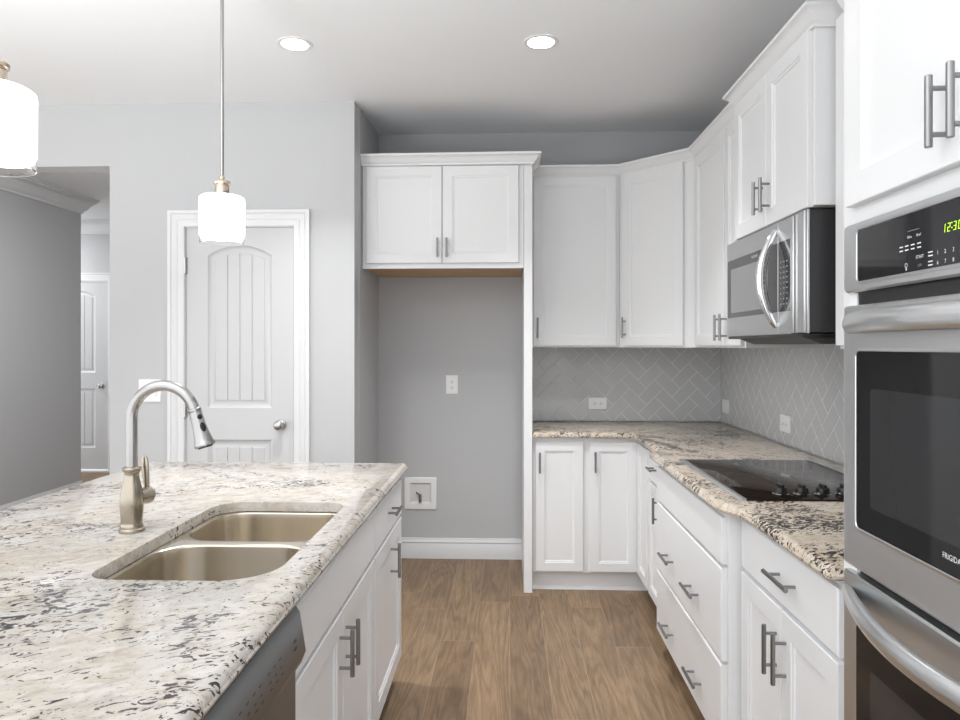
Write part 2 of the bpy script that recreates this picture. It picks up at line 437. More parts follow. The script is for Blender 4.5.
CASING = [(0.0, 0), (0.0, 0.010), (-0.008, 0.014), (-0.030, 0.015), (-0.034, 0.012), (-0.040, 0.017), (-0.060, 0.020), (-0.066, 0.016), (-0.072, 0.022), (-0.088, 0.022), (-0.088, 0)]
def panel_door(name, fr, u0, u1, v0, v1, t=0.035, plank=True, mname='door', scale=1.0):
    """two panel moulded door with an arched plank top panel"""
    w = u1 - u0; s0 = w * 0.2; pu0, pu1 = u0 + s0, u1 - s0
    H = v1 - v0
    def P_(f): return v0 + H * f
    arch = []; cx = (pu0 + pu1) / 2; hw = (pu1 - pu0) / 2; rise = 0.056; sp = P_(0.925)
    rad = (hw * hw + rise * rise) / (2 * rise); a1 = math.asin(hw / rad)
    for i in range(17):
        a = a1 - i / 16 * 2 * a1
        arch.append((cx + rad * math.sin(a), sp + rise - rad + rad * math.cos(a)))
    up = [(pu0, P_(0.515)), (pu1, P_(0.515))] + arch
    lo = rect(pu0, pu1, P_(0.115), P_(0.43))
    mb = MB()
    out = rect(u0, u1, v0, v1)
    r0 = mb.ring([fr.p(a, b, 0) for a, b in out]); r1 = mb.ring([fr.p(a, b, t) for a, b in out])
    mb.cap(r0); mb.bridge(r0, r1)
    rings = []
    for Q in (up, lo):
        a = mb.ring([fr.p(x, y, t) for x, y in Q]); rings.append(a)
        last = a
        for off_, w_ in ((0.006, t - 0.006), (0.014, t - 0.011), (0.030, t - 0.011), (0.042, t - 0.006)):
            b = mb.ring([fr.p(x, y, w_) for x, y in offset(Q, off_)]); mb.bridge(last, b); last = b
        F = offset(Q, 0.042); mb.cap(mb.ring([fr.p(x, y, t - 0.0085) for x, y in offset(Q, 0.041)]))
        n = 4; a0 = pu0 + 0.042; a1_ = pu1 - 0.042; st = (a1_ - a0) / n
        for k in range(n):
            x0 = a0 + k * st + (0.0 if k == 0 else 0.002); x1 = a0 + (k + 1) * st - (0.0 if k == n - 1 else 0.002)
            G = clip(clip(F, 1, 0, x1), -1, 0, -x0)
            if len(G) > 2: mb.loops([(G, t - 0.0085), (G, t - 0.0062), (offset(G, 0.002), t - 0.004)], fr, cap0=False)
    mb.fill([r1] + rings)
    return mb.build(name, mname)
# pantry door
fr = faceY(P + .036)
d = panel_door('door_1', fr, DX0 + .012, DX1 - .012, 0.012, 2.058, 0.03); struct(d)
mb = MB(); mb.lathe([(0.030, 0), (0.030, 0.004), (0.026, 0.009), (0.012, 0.012), (0.011, 0.030), (0.020, 0.034), (0.027, 0.045), (0.0265, 0.056), (0.02, 0.064), (0.008, 0.068)], Fr((-1.243, P + .006, 0.976), (1, 0, 0), (0, 0, 1)))
mb.build('knob', 'knob', d)
for z in (1.85, 1.06, 0.27):
    MB().tube([(DX0 + .008, P - .004, z - .045), (DX0 + .008, P - .004, z + .045)], 0.0085, 10).box(DX0 + .002, DX0 + .02, P + .002, P + .006, z - .045, z + .045).build('hinge', 'knob', d)
mb = MB(); ci = [(DX0 + .006, 0.0), (DX0 + .006, DZ - .004), (DX1 - .006, DZ - .004), (DX1 - .006, 0.0)]
mb.sweep(ci, CASING, faceY(P - .0005))
mb.box(DX0 + .0005, DX0 + .009, P, P + .129, 0, DZ - .006); mb.box(DX1 - .009, DX1 - .0005, P, P + .129, 0, DZ - .006); mb.box(DX0 + .0005, DX1 - .0005, P, P + .129, DZ - .009, DZ - .0005)
mb.box(DX0 + .009, DX0 + .03, P + .038, P + .06, 0, DZ - .01); mb.box(DX1 - .03, DX1 - .009, P + .038, P + .06, 0, DZ - .01); mb.box(DX0 + .009, DX1 - .009, P + .038, P + .06, DZ - .03, DZ - .01)
struct(mb.build('trim_3', 'trim'))
# hall door
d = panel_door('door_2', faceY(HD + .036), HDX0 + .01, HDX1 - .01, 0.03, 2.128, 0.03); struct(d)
MB().lathe([(0.030, 0), (0.030, 0.004), (0.012, 0.010), (0.011, 0.030), (0.027, 0.045), (0.0265, 0.056), (0.008, 0.068)], Fr((-4.534, HD + .006, 0.96), (1, 0, 0), (0, 0, 1))).build('knob', 'knob', d)
mb = MB(); mb.sweep([(HDX0, 0.0), (HDX0, 2.135), (HDX1, 2.135), (HDX1, 0.0)], CASING, faceY(HD - .0005))
mb.box(HDX0 + .002, HDX1 - .002, HD - .02, HD + .1, 0.0005, 0.018)
struct(mb.build('trim_4', 'trim'))

# ------------------------------------------------------------------ tile backsplash (herringbone 3 x 6)
def herringbone(name, fr, u0, u1, v0, v1, label, ou=0.0, ov=0.0):
    root = thing(name, fr.p((u0 + u1) / 2, v0, 0), label, 'backsplash')
    MB().box(u0, u1, v0, v1, 0.0008, 0.0068, 0, fr).build('grout_bed', 'grout', root)
    mb = MB(); w = 0.0775; g = 0.0015; c = math.cos(PI / 4)
    tocam = lambda x, y: ((x - y) * c * w + ou, (x + y) * c * w + ov)
    N = 70
    for i in range(-N, N):
        for j in range(-N, N):
            k = (i - j) % 4
            if k == 0: q = (i, j, i + 2, j + 1)
            elif k == 3: q = (i, j, i + 1, j + 2)
            else: continue
            gg = g / w
            Q = [tocam(a, b) for a, b in ((q[0] + gg, q[1] + gg), (q[2] - gg, q[1] + gg), (q[2] - gg, q[3] - gg), (q[0] + gg, q[3] - gg))]
            if max(x for x, y in Q) < u0 or min(x for x, y in Q) > u1 or max(y for x, y in Q) < v0 or min(y for x, y in Q) > v1: continue
            for a, b, cc in ((1, 0, u1), (-1, 0, -u0), (0, 1, v1), (0, -1, -v0)):
                Q = clip(Q, a, b, cc)
                if len(Q) < 3: break
            if len(Q) < 3: continue
            area_ = abs(sum(Q[m][0] * Q[(m + 1) % len(Q)][1] - Q[(m + 1) % len(Q)][0] * Q[m][1] for m in range(len(Q)))) / 2
            if area_ < 0.0002: continue
            tx, ty = random.uniform(-.006, .006), random.uniform(-.006, .006)
            cx = sum(x for x, y in Q) / len(Q); cy = sum(y for x, y in Q) / len(Q)
            rs = []
            for off_, wv in ((0, 0.004), (0, 0.0066), (0.0016, 0.0082)):
                O = offset(Q, off_) if off_ else Q
                rs.append(mb.ring([fr.p(x, y, wv + (x - cx) * tx + (y - cy) * ty) for x, y in O]))
            mb.bridge(rs[0], rs[1]); mb.bridge(rs[1], rs[2]); mb.cap(rs[2])
    mb.build('tile_field', 'tile', root, smooth=20)
    return root
herringbone('tile_backsplash', faceY(D), 0.142, R - .001, 0.9155, 1.397, 'grey herringbone tile backsplash on the back wall behind the short counter run', 0.03, 1.02)
herringbone('tile_backsplash', faceX(R), -(D - .009), -1.582, 0.9155, 1.445, 'grey herringbone tile backsplash on the right wall behind the cooktop', -3.1, 1.0)

# ------------------------------------------------------------------ cabinet helpers
def pull(parent, fr, cu, cv, L, vertical=True, r=0.0062, so=0.034, name='handle', w0=0.019):
    mb = MB(); h = L / 2; q = L * 0.32
    e = (0, 1) if vertical else (1, 0)
    pt = lambda k, w: fr.p(cu + e[0] * k, cv + e[1] * k, w0 + w)
    mb.tube([pt(-h, so), pt(-h + .001, so), pt(h - .001, so), pt(h, so)], [r * .85, r, r, r * .85], 14)
    for k in (-q, q): mb.tube([pt(k, 0.0002), pt(k, so)], r * 0.72, 10)
    return mb.build(name, 'nickel', parent)
def door(parent, fr, u0, u1, v0, v1, hu=None, hv=None, L=0.125, vertical=True, name='door', kind='shaker', **kw):
    mb = MB()
    if kind == 'shaker': mb.shaker(u0, u1, v0, v1, fr, **kw)
    else: mb.slab(u0, u1, v0, v1, fr)
    o = mb.build(name, 'cab', parent)
    if hu is not None:
        for x in (hu if hasattr(hu, '__len__') else [hu]): pull(o, fr, x, hv, L, vertical)
    return o
CROWN = [(0, 0), (0.008, 0), (0.008, 0.010), (0.014, 0.014), (0.022, 0.022), (0.030, 0.036), (0.042, 0.046), (0.048, 0.048), (0.048, 0.060), (0, 0.060)]
def crown(parent, path, z, k=1.0, top=0.0):
    pr = [(o * k, z + h * k) for o, h in CROWN]
    return MB().sweep(path, pr).build('crown_molding', 'cab', parent)

# --- cabinet over the refrigerator niche, with its tall end panel
T = thing('refrigerator_cabinet', (-0.37, 4.3, 1.85), 'white two-door cabinet over the empty refrigerator niche, with a tall end panel', 'cabinet')
fy = 4.0
MB().box(NX + .001, 0.089, fy, D - .003, 1.872, 2.45, 0.001).build('body', 'cab', T)
MB().box(NX - .001, 0.086, fy + .012, D - .004, 1.864, 1.8715).build('underside', 'wood_raw', T)
mb = MB(); mb.box(NX + .001, 0.089, fy - .001, fy + .010, 1.852, 1.8718); mb.build('bottom_rail', 'cab', T)
MB().prism(rect(0.0905, 0.139, fy - .001, D - .003, 0.0015), 0.0, 2.45).build('end_panel', 'cab', T)
fr = faceY(fy - .001)
door(T, fr, -0.812, -0.378, 1.881, 2.434, -0.400, 1.965, 0.110)
door(T, fr, -0.373, 0.060, 1.881, 2.434, -0.348, 1.965, 0.110)
crown(T, [(NX + .008, D - .01), (NX - .002, fy - .002), (0.139, fy - .019), (0.139, 4.24)][1:], 2.44)

# --- wall cabinets
ux = 1.05      # right wall cabinets: face frame plane (door front 1.03)
uy = 4.32      # back wall cabinet face frame
zb, zt = 1.398, 2.455
T = thing('wall_cabinet', (0.4, 4.5, zb), 'white single-door wall cabinet beside the refrigerator panel, over the short counter', 'cabinet')
MB().box(0.141, 0.683, uy, D - .003, zb, zt, 0.001).build('body', 'cab', T)
fr = faceY(uy - .0005)
door(T, fr, 0.156, 0.660, 1.408, 2.445, 0.180, 1.517, 0.125)
crown(T, [(0.141, uy - .0015), (0.6855, uy - .0015)], 2.448)

T = thing('wall_cabinet', (1.1, 4.4, zb), 'white diagonal corner wall cabinet with one angled door', 'cabinet')
poly = [(0.685, uy), (1.05, 3.949), (R - .003, 3.949), (R - .003, D - .003), (0.685, D - .003)]
MB().prism(poly, zb, zt).build('body', 'cab', T)
du = Vector((1.05 - .685, 3.949 - uy, 0)); LD = du.length; du.normalize()
fr = wallf((0.685, uy, 0), tuple(du)); fr.o += fr.w * .0005
door(T, fr, 0.030, LD - .075, 1.408, 2.445, 0.055, 1.517, 0.125)
a = fr.p(0, 0, .001); b = fr.p(LD, 0, .001)
crown(T, [(0.6858, uy - .002), (a.x + .0012, a.y - .001), (b.x, b.y), (ux - .001, 3.951)][1:3], 2.448)

T = thing('wall_cabinet', (1.2, 3.5, zb), 'white two-door wall cabinet on the right wall between the corner cabinet and the microwave', 'cabinet')
MB().box(ux, R - .003, 3.138, 3.946, zb, zt, 0.001).build('body', 'cab', T)
fr = faceX(ux - .0005)
door(T, fr, -3.915, -3.395, 1.408, 2.445, -3.425, 1.495, 0.125)
door(T, fr, -3.375, -3.148, 1.408, 2.445, -3.345, 1.495, 0.125)
crown(T, [(ux - .0015, 3.9465), (ux - .0015, 3.138)], 2.448)

T = thing('wall_cabinet', (1.2, 2.7, 1.86), 'white two-door wall cabinet directly above the microwave, deeper than its neighbours', 'cabinet')
mx = 0.974
MB().box(mx, R - .003, 2.264, 3.005, 1.856, zt, 0.001).build('body', 'cab', T)
fr = faceX(mx - .0005)
door(T, fr, -2.994, -2.636, 1.852, 2.415, -2.668, 1.96, 0.125)
door(T, fr, -2.632, -2.276, 1.852, 2.415, -2.598, 1.96, 0.125)
crown(T, [(ux - .001, 3.007), (mx - .0015, 3.007), (mx - .0015, 2.262), (ux + .02, 2.262)], 2.418, 1.02)

T = thing('wall_cabinet', (1.2, 1.9, zb), 'white narrow-looking wall cabinet squeezed between the microwave and the oven tower', 'cabinet')
MB().box(ux, R - .003, 1.582, 2.258, zb, zt + .03, 0.001).build('body', 'cab', T)
fr = faceX(ux - .0005)
door(T, fr, -2.248, -1.94, 1.408, 2.435, -1.965, 1.495, 0.125)
door(T, fr, -1.935, -1.60, 1.408, 2.435, -1.91, 1.495, 0.125)
crown(T, [(ux - .0015, 2.190), (ux - .0015, 1.60)], 2.418, 1.38)

# --- base cabinets
CT = 0.8825
def plinth(parent, x0, x1, y0, y1, m='cab'):
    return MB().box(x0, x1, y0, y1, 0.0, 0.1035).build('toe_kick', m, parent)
T = thing('base_cabinet', (0.6, 4.3, 0), 'white corner base cabinet with two tall doors facing the room, under the back counter', 'cabinet')
bx, by = 0.753, 4.042
poly = [(0.142, by), (bx, by), (bx, 3.706), (R - .004, 3.706), (R - .004, D - .012), (0.142, D - .012)]
MB().prism(poly, 0.104, CT).build('body', 'cab', T)
mb = MB(); mb.box(0.142, bx + .075, by + .03, by + .05, 0, 0.1035); mb.sweep([(0.142, by + .03), (bx + .07, by + .03)], [(0, 0), (0.010, 0), (0.010, 0.012), (0.004, 0.022), (0, 0.022)])
mb.build('toe_kick', 'cab', T)
fr = faceY(by - .0005)
door(T, fr, 0.157, 0.430, 0.116, 0.857, 0.181, 0.742, 0.118, r=0.05)
door(T, fr, 0.468, 0.738, 0.116, 0.857, 0.496, 0.747, 0.118, r=0.05)
fr = faceX(bx - .0005)
door(T, fr, -4.012, -3.735, 0.116, 0.857, r=0.05)

T = thing('base_cabinet', (1.0, 3.5, 0), 'white slim base cabinet with one drawer over one door, between corner unit and drawer bank', 'cabinet')
MB().box(bx, R - .004, 3.266, 3.703, 0.104, CT, 0.001).build('body', 'cab', T)
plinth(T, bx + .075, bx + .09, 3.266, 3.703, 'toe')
door(T, fr, -3.695, -3.385, 0.715, 0.862, -3.53, 0.79, 0.10, False, 'drawer', 'slab')
door(T, fr, -3.695, -3.385, 0.116, 0.700, -3.41, 0.61, 0.125, r=0.05)

T = thing('drawer_base_cabinet', (1.0, 2.75, 0), 'white wide three-drawer base cabinet bumped forward under the cooktop', 'cabinet')
kx = 0.700
MB().box(kx, R - .004, 2.252, 3.262, 0.104, CT, 0.001).build('body', 'cab', T)
plinth(T, kx + .08, kx + .095, 2.252, 3.262, 'toe')
fr = faceX(kx - .0005)
door(T, fr, -3.240, -2.268, 0.708, 0.858, name='drawer_front', kind='slab')
door(T, fr, -3.240, -2.268, 0.398, 0.696, (-2.965, -2.585), 0.515, 0.15, False, 'drawer', 'slab')
door(T, fr, -3.240, -2.268, 0.112, 0.386, (-2.965, -2.545), 0.215, 0.15, False, 'drawer', 'slab')

T = thing('base_cabinet', (1.0, 1.9, 0), 'white base cabinet with one drawer over two doors, next to the wall ovens', 'cabinet')
MB().box(bx, R - .004, 1.580, 2.249, 0.104, CT, 0.001).build('body', 'cab', T)
plinth(T, bx + .075, bx + .09, 1.580, 2.249, 'toe')
fr = faceX(bx - .0005)
door(T, fr, -2.236, -1.590, 0.712, 0.864, -1.872, 0.79, 0.16, False, 'drawer', 'slab')
door(T, fr, -2.236, -1.915, 0.112, 0.698, -1.945, 0.578, 0.135, r=0.06)
door(T, fr, -1.910, -1.590, 0.112, 0.698, -1.880, 0.578, 0.135, r=0.06)

# --- oven tower
T = thing('oven_tower_cabinet', (1.05, 1.15, 0), 'white tall cabinet housing the double wall oven at the right edge, doors above the ovens', 'cabinet')
tx = 0.740; ty0, ty1 = 0.730, 1.574
mb = MB()
mb.box(tx, R - .004, ty1 - .018, ty1, 0.0, 2.45); mb.box(tx, R - .004, ty0, ty0 + .018, 0.0, 2.45)
mb.box(tx, R - .004, ty0 + .018, ty1 - .018, 1.659, 2.45); mb.box(tx, R - .004, ty0 + .018, ty1 - .018, 0.10, 0.352)
mb.box(R - .02, R - .004, ty0 + .018, ty1 - .018, 0.352, 1.659)
mb.box(tx, tx + .019, ty1 - .045, ty1 - .018, 0.352, 1.659); mb.box(tx, tx + .019, ty0 + .018, ty0 + .045, 0.352, 1.659)
mb.build('body', 'cab', T)
plinth(T, tx + .075, tx + .09, ty0 + .018, ty1 - .018, 'toe')
fr = faceX(tx - .0005)
door(T, fr, -1.527, -1.146, 1.702, 2.432, -1.172, 1.79, 0.118, r=0.065)
door(T, fr, -1.142, -0.760, 1.702, 2.432, -1.116, 1.79, 0.118, r=0.065)
door(T, fr, -1.527, -0.760, 0.112, 0.330, -1.14, 0.22, 0.15, False, 'drawer', 'slab')
crown(T, [(tx - .0015, 1.53), (tx - .0015, ty0)], 2.436, 1.2)

# ------------------------------------------------------------------ countertops
EDGE = [(0.016, 0.0), (0.006, 0.002), (0.001, 0.007), (0.0, 0.013), (0.003, 0.0165), (0.003, 0.018), (0.006, 0.024), (0.012, 0.029), (0.020, 0.031)]
def slab_top(name, outline, z0, m, holes, label, cat='countertop'):
    mb = MB(); rs = []
    for d_, h in EDGE: rs.append(mb.ring([Vector((x, y, z0 + h)) for x, y in offset(outline, d_)]))
    for a, b in zip(rs, rs[1:]): mb.bridge(a, b)
    top, bot = [rs[-1]], [rs[0]]
    for Hh in holes:
        hs = [mb.ring([Vector((x, y, z0 + h)) for x, y in offset(Hh, -d_)]) for d_, h in ((0.0015, 0.0), (0, 0.0015), (0, 0.0275), (0.001, 0.030), (0.0035, 0.031))]
        for a, b in zip(hs, hs[1:]): mb.bridge(a, b)
        top.append(hs[-1]); bot.append(hs[0])
    mb.fill(top); mb.fill(bot)
    o = mb.build(name, m); o['label'] = label; o['category'] = cat
    return o
def scurve(x0, y0, x1, y1, n=10):
    out = []
    for i in range(n + 1):
        t = i / n; k = t * t * (3 - 2 * t)
        out.append((x0 + (x1 - x0) * k, y0 + (y1 - y0) * t))
    return out
def arc(cx, cy, r, a0, a1, n=8): return [(cx + r * math.cos(a0 + (a1 - a0) * i / n), cy + r * math.sin(a0 + (a1 - a0) * i / n)) for i in range(n + 1)]
CZ = 0.8835
out = [(0.1405, D - .0095), (0.1405, 3.995), (0.665, 3.995)]
out += arc(0.665, 3.955, 0.040, PI / 2, 0, 6)
out += [(0.705, 3.37)] + scurve(0.705, 3.345, 0.655, 3.275, 8) + scurve(0.655, 2.27, 0.705, 2.10, 10)
out += [(0.705, 1.62)] + arc(0.735, 1.610, 0.030, PI, 1.5 * PI, 6) + [(R - .0095, 1.580), (R - .0095, D - .0095)]
slab_top('countertop', out, CZ, 'granite_tan', [], 'cream and black speckled granite countertop running around the corner under the cooktop')
sink_hole = rrect(-0.905, -0.505, 1.447, 2.185, [0.060, 0.120, 0.060, 0.090], 10)
out = rrect(-1.545, -0.422, 0.28, 2.945, [0.02, 0.02, 0.018, 0.05], 6)
isl = slab_top('island_countertop', out, CZ, 'granite', [sink_hole], 'white granite island countertop with black flecks and the sink cut into it')

# ------------------------------------------------------------------ island cabinets
ix = -0.465
T = thing('sink_base_cabinet', (-0.8, 1.9, 0), 'white island cabinet with two doors below the sink', 'cabinet')
y0, y1 = 1.443, 2.331
MB().box(-1.10, ix, y0, y0 + .018, 0.104, CT).build('side_panel', 'cab', T); MB().box(-1.10, ix, y1 - .018, y1, 0.104, CT).build('side_panel', 'cab', T)
MB().box(-1.10, -1.082, y0 + .018, y1 - .018, 0.104, CT).build('back_panel', 'cab', T); MB().box(-1.082, ix, y0 + .018, y1 - .018, 0.104, 0.122).build('bottom_panel', 'cab', T)
MB().box(ix - .019, ix, y0 + .018, y1 - .018, 0.122, CT).build('face_frame', 'cab', T)
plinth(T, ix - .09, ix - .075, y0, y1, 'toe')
fr = islX(ix + .0005)
door(T, fr, 1.452, 2.322, 0.706, 0.856, name='drawer_front', kind='slab')
door(T, fr, 1.452, 1.874, 0.114, 0.694, 1.838, 0.594, 0.125, r=0.06)
door(T, fr, 1.878, 2.322, 0.114, 0.694, 1.908, 0.594, 0.125, r=0.06)
T = thing('drawer_base_cabinet', (-0.8, 2.63, 0), 'white island end cabinet with one drawer over one door, nearest the refrigerator niche', 'cabinet')
MB().box(-1.10, ix, 2.333, 2.925, 0.104, CT, 0.001).build('body', 'cab', T)
plinth(T, ix - .09, ix - .075, 2.333, 2.925, 'toe')
door(T, fr, 2.340, 2.915, 0.706, 0.856, 2.63, 0.785, 0.125, False, 'drawer', 'slab')
door(T, fr, 2.340, 2.915, 0.114, 0.694, 2.640, 0.594, 0.130, r=0.06)
T = thing('island_back_panel', (-1.11, 1.6, 0), 'white panel closing the seating side of the island', 'panel')
mb = MB(); mb.box(-1.122, -1.103, 0.34, 2.925, 0.0, CT); mb.build('panel', 'cab', T)
MB().sweep([(-1.1225, 0.34), (-1.1225, 2.925)][::-1], BASE).build('base_molding', 'trim', T)

# dishwasher
T = thing('dishwasher', (-0.75, 1.15, 0), 'stainless dishwasher built into the island under the near end of the counter', 'dishwasher')
dy0, dy1 = 0.838, 1.440
MB().box(-1.05, -0.470, dy0, dy1, 0.10, 0.872, 0.002).build('tub', 'black', T)
MB().box(-0.50, -0.48, dy0, dy1, 0.0, 0.099).build('toe_kick', 'black', T)
f2 = Fr((0, 0, 0), (1, 0, 0), (0, 0, 1), (0, 1, 0))
prof = [(-0.469, 0.112), (-0.446, 0.112), (-0.441, 0.118), (-0.441, 0.742), (-0.469, 0.742)]
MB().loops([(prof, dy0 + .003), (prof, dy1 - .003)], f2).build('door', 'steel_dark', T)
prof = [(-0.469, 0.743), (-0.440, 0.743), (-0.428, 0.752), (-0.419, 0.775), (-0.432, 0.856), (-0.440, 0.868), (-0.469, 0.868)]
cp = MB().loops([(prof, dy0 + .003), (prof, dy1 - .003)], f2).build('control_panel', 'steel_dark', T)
sl = Vector((-0.432 + 0.419, 0, 0.856 - 0.775)).normalized()
fr2 = Fr((-0.419, 0, 0.775), (0, 1, 0), tuple(sl))
mb = MB(); random.seed(3)
for k, y in enumerate([1.10, 1.13, 1.16, 1.19, 1.235, 1.265, 1.295]):
    for v in (0.018, 0.030, 0.046): mb.prism(rect(y - .006, y + .006 - random.random() * .004, v, v + .0022), 0.0003, 0.0007, fr2)
mb.prism(rect(1.375, 1.392, 0.040, 0.045), 0.0003, 0.0007, fr2); mb.prism(rect(1.372, 1.389, 0.026, 0.031), 0.0003, 0.0007, fr2)
mb.build('control_legend', 'darkprint', cp)

# ------------------------------------------------------------------ sink
T = thing('kitchen_sink', (-0.7, 1.77, 0.68), 'double-bowl stainless undermount sink in the island counter', 'sink')
def bowl_outline(x0, x1, y0, y1, r): return rrect(x0, x1, y0, y1, r, 10)
near = bowl_outline(-0.900, -0.500, 1.455, 1.822, [0.055, 0.130, 0.100, 0.110])
far = bowl_outline(-0.895, -0.508, 1.860, 2.182, [0.100, 0.080, 0.065, 0.090])
rim_o = rrect(-0.945, -0.486, 1.4435, 2.225, 0.06, 8)
mb = MB()
ro = mb.ring([Vector((x, y, 0.8828)) for x, y in rim_o]); ro2 = mb.ring([Vector((x, y, 0.8812)) for x, y in rim_o])
mb.bridge(ro, ro2)
tops = [ro]
for Q in (near, far):
    a = mb.ring([Vector((x, y, 0.8828 if Q is None else 0.8828)) for x, y in offset(Q, -0.006)])
    b = mb.ring([Vector((x, y, 0.8805)) for x, y in offset(Q, -0.0015)]); c_ = mb.ring([Vector((x, y, 0.876)) for x, y in Q])
    mb.bridge(a, b); mb.bridge(b, c_); tops.append(a)
mb.fill(tops)
mb.build('rim', 'sink', T)
for Q, zb_, cx, cy in ((near, 0.665, -0.70, 1.64), (far, 0.70, -0.71, 2.02)):
    mb = MB(); st = []
    for d_, z in ((0, 0.8762), (0.002, 0.86), (0.006, zb_ + .045), (0.012, zb_ + .022), (0.024, zb_ + .008), (0.042, zb_ + .002)):
        st.append(mb.ring([Vector((x, y, z)) for x, y in offset(Q, d_)]))
    dr = mb.ring([Vector((cx + .045 * math.cos(2 * PI * i / 44), cy + .045 * math.sin(2 * PI * i / 44), zb_)) for i in range(44)])
    for a, b in zip(st, st[1:]): mb.bridge(a, b)
    mb.fill([st[-1], dr])
    bo = mb.build('bowl', 'sink', T)
    MB().lathe([(0.0448, zb_ + .0012), (0.042, zb_ + .0022), (0.036, zb_ - .002), (0.030, zb_ - .006), (0.006, zb_ - .006)], Fr((cx, cy, 0)), 28).build('drain', 'chrome', bo)

# ------------------------------------------------------------------ faucet
fx, fyy, fz = -0.999, 1.822, 0.9147
def spline(pr, k=5):
    out = []
    for i in range(len(pr) - 1):
        p0, p1, p2, p3 = pr[max(i - 1, 0)], pr[i], pr[i + 1], pr[min(i + 2, len(pr) - 1)]
        for j in range(k):
            t = j / k
            out.append(tuple(0.5 * ((2 * b) + (c - a) * t + (2 * a - 5 * b + 4 * c - d) * t * t + (-a + 3 * b - 3 * c + d) * t ** 3) for a, b, c, d in zip(p0, p1, p2, p3)))
    return out + [pr[-1]]
T = thing('kitchen_faucet', (fx, fyy, fz), 'brushed nickel gooseneck pull-down faucet standing behind the sink', 'faucet')
MB().lathe([(0.0315, 0.0), (0.0325, 0.003), (0.0315, 0.008), (0.028, 0.011), (0.0285, 0.016), (0.027, 0.020)] + spline([(0.0262, 0.024), (0.0281, 0.048), (0.0292, 0.071), (0.0281, 0.093), (0.0247, 0.114), (0.0202, 0.133), (0.0176, 0.148), (0.0188, 0.157), (0.0235, 0.163)]) + [(0.0240, 0.167), (0.0205, 0.171), (0.0150, 0.173)], Fr((fx, fyy, fz)), 36).build('body', 'faucet_warm', T)
dirv = Vector((1.0, -0.03, 0)).normalized()
ar = 0.0875; acz = 0.300
pts = [Vector((fx, fyy, fz + .168)), Vector((fx, fyy, fz + .22)), Vector((fx, fyy, fz + .27))]
for i in range(21):
    a = PI - i / 20 * (PI - math.radians(17))
    pts.append(Vector((fx, fyy, fz + acz)) + dirv * (ar + ar * math.cos(a)) + Vector((0, 0, ar * math.sin(a))))
MB().tube(pts, 0.0142, 20, up=(0, 1, 0)).build('spout', 'faucet', T)
end = pts[-1]; hd = (dirv * math.sin(math.radians(17)) - Vector((0, 0, math.cos(math.radians(17))))).normalized()
up_ = Vector((0, -1, 0)); up_ = (up_ - hd * up_.dot(hd)).normalized()
hf = Fr(end, tuple(up_.cross(hd) * 1.0), tuple(up_), tuple(hd))
sh = MB().lathe([(0.0125, -0.004), (0.0172, 0.000), (0.0178, 0.004)] + spline([(0.0165, 0.007), (0.0166, 0.022), (0.0174, 0.042), (0.0192, 0.062), (0.0225, 0.082), (0.0258, 0.094)], 4) + [(0.0270, 0.098), (0.0255, 0.102), (0.020, 0.1025)], hf, 30).build('spray_head', 'faucet', T)
bmf = Fr(end + hd * 0.0, tuple(hd), (0, 0, 1))
side = (dirv * 0.80 + Vector((0, -0.60, 0))); side = (side - hd * side.dot(hd)).normalized(); crs = hd.cross(side)
for d_, l_, w_ in ((0.024, 0.0065, 0.0065), (0.052, 0.0125, 0.0070)):
    rr_ = 0.0165 + max(0, (d_ - .02)) * 0.06
    MB().loops([([(math.cos(2 * PI * i / 20) * l_ * k, math.sin(2 * PI * i / 20) * w_ * k) for i in range(20)], h) for k, h in ((1, -.003), (1, .0015), (.7, .003))], Fr(end + hd * d_ + side * rr_, tuple(hd), tuple(crs), tuple(side))).build('spray_button', 'black', sh)
MB().lathe([(0.020, 0), (0.0195, 0.004)], Fr(end + hd * 0.1018, tuple(hf.u), tuple(hf.v), tuple(hd)), 24).build('nozzle_face', 'black', sh)
hdv = Vector((0.42, 0.91, 0)).normalized()
bs = Vector((fx, fyy, fz + .088)); pv = hdv.cross(Vector((0, 0, 1)))
lv = MB().lathe([(0.0205, 0.016), (0.0210, 0.028), (0.0215, 0.038), (0.0232, 0.044), (0.0234, 0.052), (0.0190, 0.055), (0.0160, 0.058), (0.015, 0.062), (0.006, 0.063)], Fr(bs, (0, 0, 1), tuple(pv) if True else None, tuple(hdv)), 26).build('handle_boss', 'faucet_warm', T)
bp = bs + hdv * 0.046 + Vector((0, 0, 0.014))
ln = Vector((-0.07, -0.03, 0.996)).normalized()
MB().tube([bp, bp + ln * .02, bp + ln * .05, bp + ln * .078, bp + ln * .090, bp + ln * .094], [0.0080, 0.0095, 0.0125, 0.0130, 0.0100, 0.004], 14, [0.0065, 0.007, 0.0075, 0.0072, 0.0060, 0.003], up=tuple(pv)).build('lever', 'faucet_warm', lv)

# ------------------------------------------------------------------ cooktop
T = thing('cooktop', (1.01, 2.65, 0.915), 'black glass electric cooktop set in the right counter', 'cooktop')
cx0, cx1, cy0, cy1 = 0.738, 1.286, 2.258, 3.045
MB().loops([(rrect(cx0, cx1, cy0, cy1, 0.006, 3), 0.9148), (rrect(cx0, cx1, cy0, cy1, 0.006, 3), 0.9185), (rrect(cx0 + .002, cx1 - .002, cy0 + .002, cy1 - .002, 0.005, 3), 0.9200)]).build('glass_top', 'cookglass', T)
mb = MB(); f2 = Fr((0, 0, 0), (1, 0, 0), (0, 0, 1), (0, 1, 0))
mb.loops([([(cx0 - .003, .9148), (cx0 + .020, .9148), (cx0 + .020, .9212), (cx0 + .014, .9222), (cx0 + .002, .9205), (cx0 - .003, .9165)], y) for y in (cy0 - .001, cy1 + .001)], f2)
mb.build('edge_trim', 'steel_lite', T)
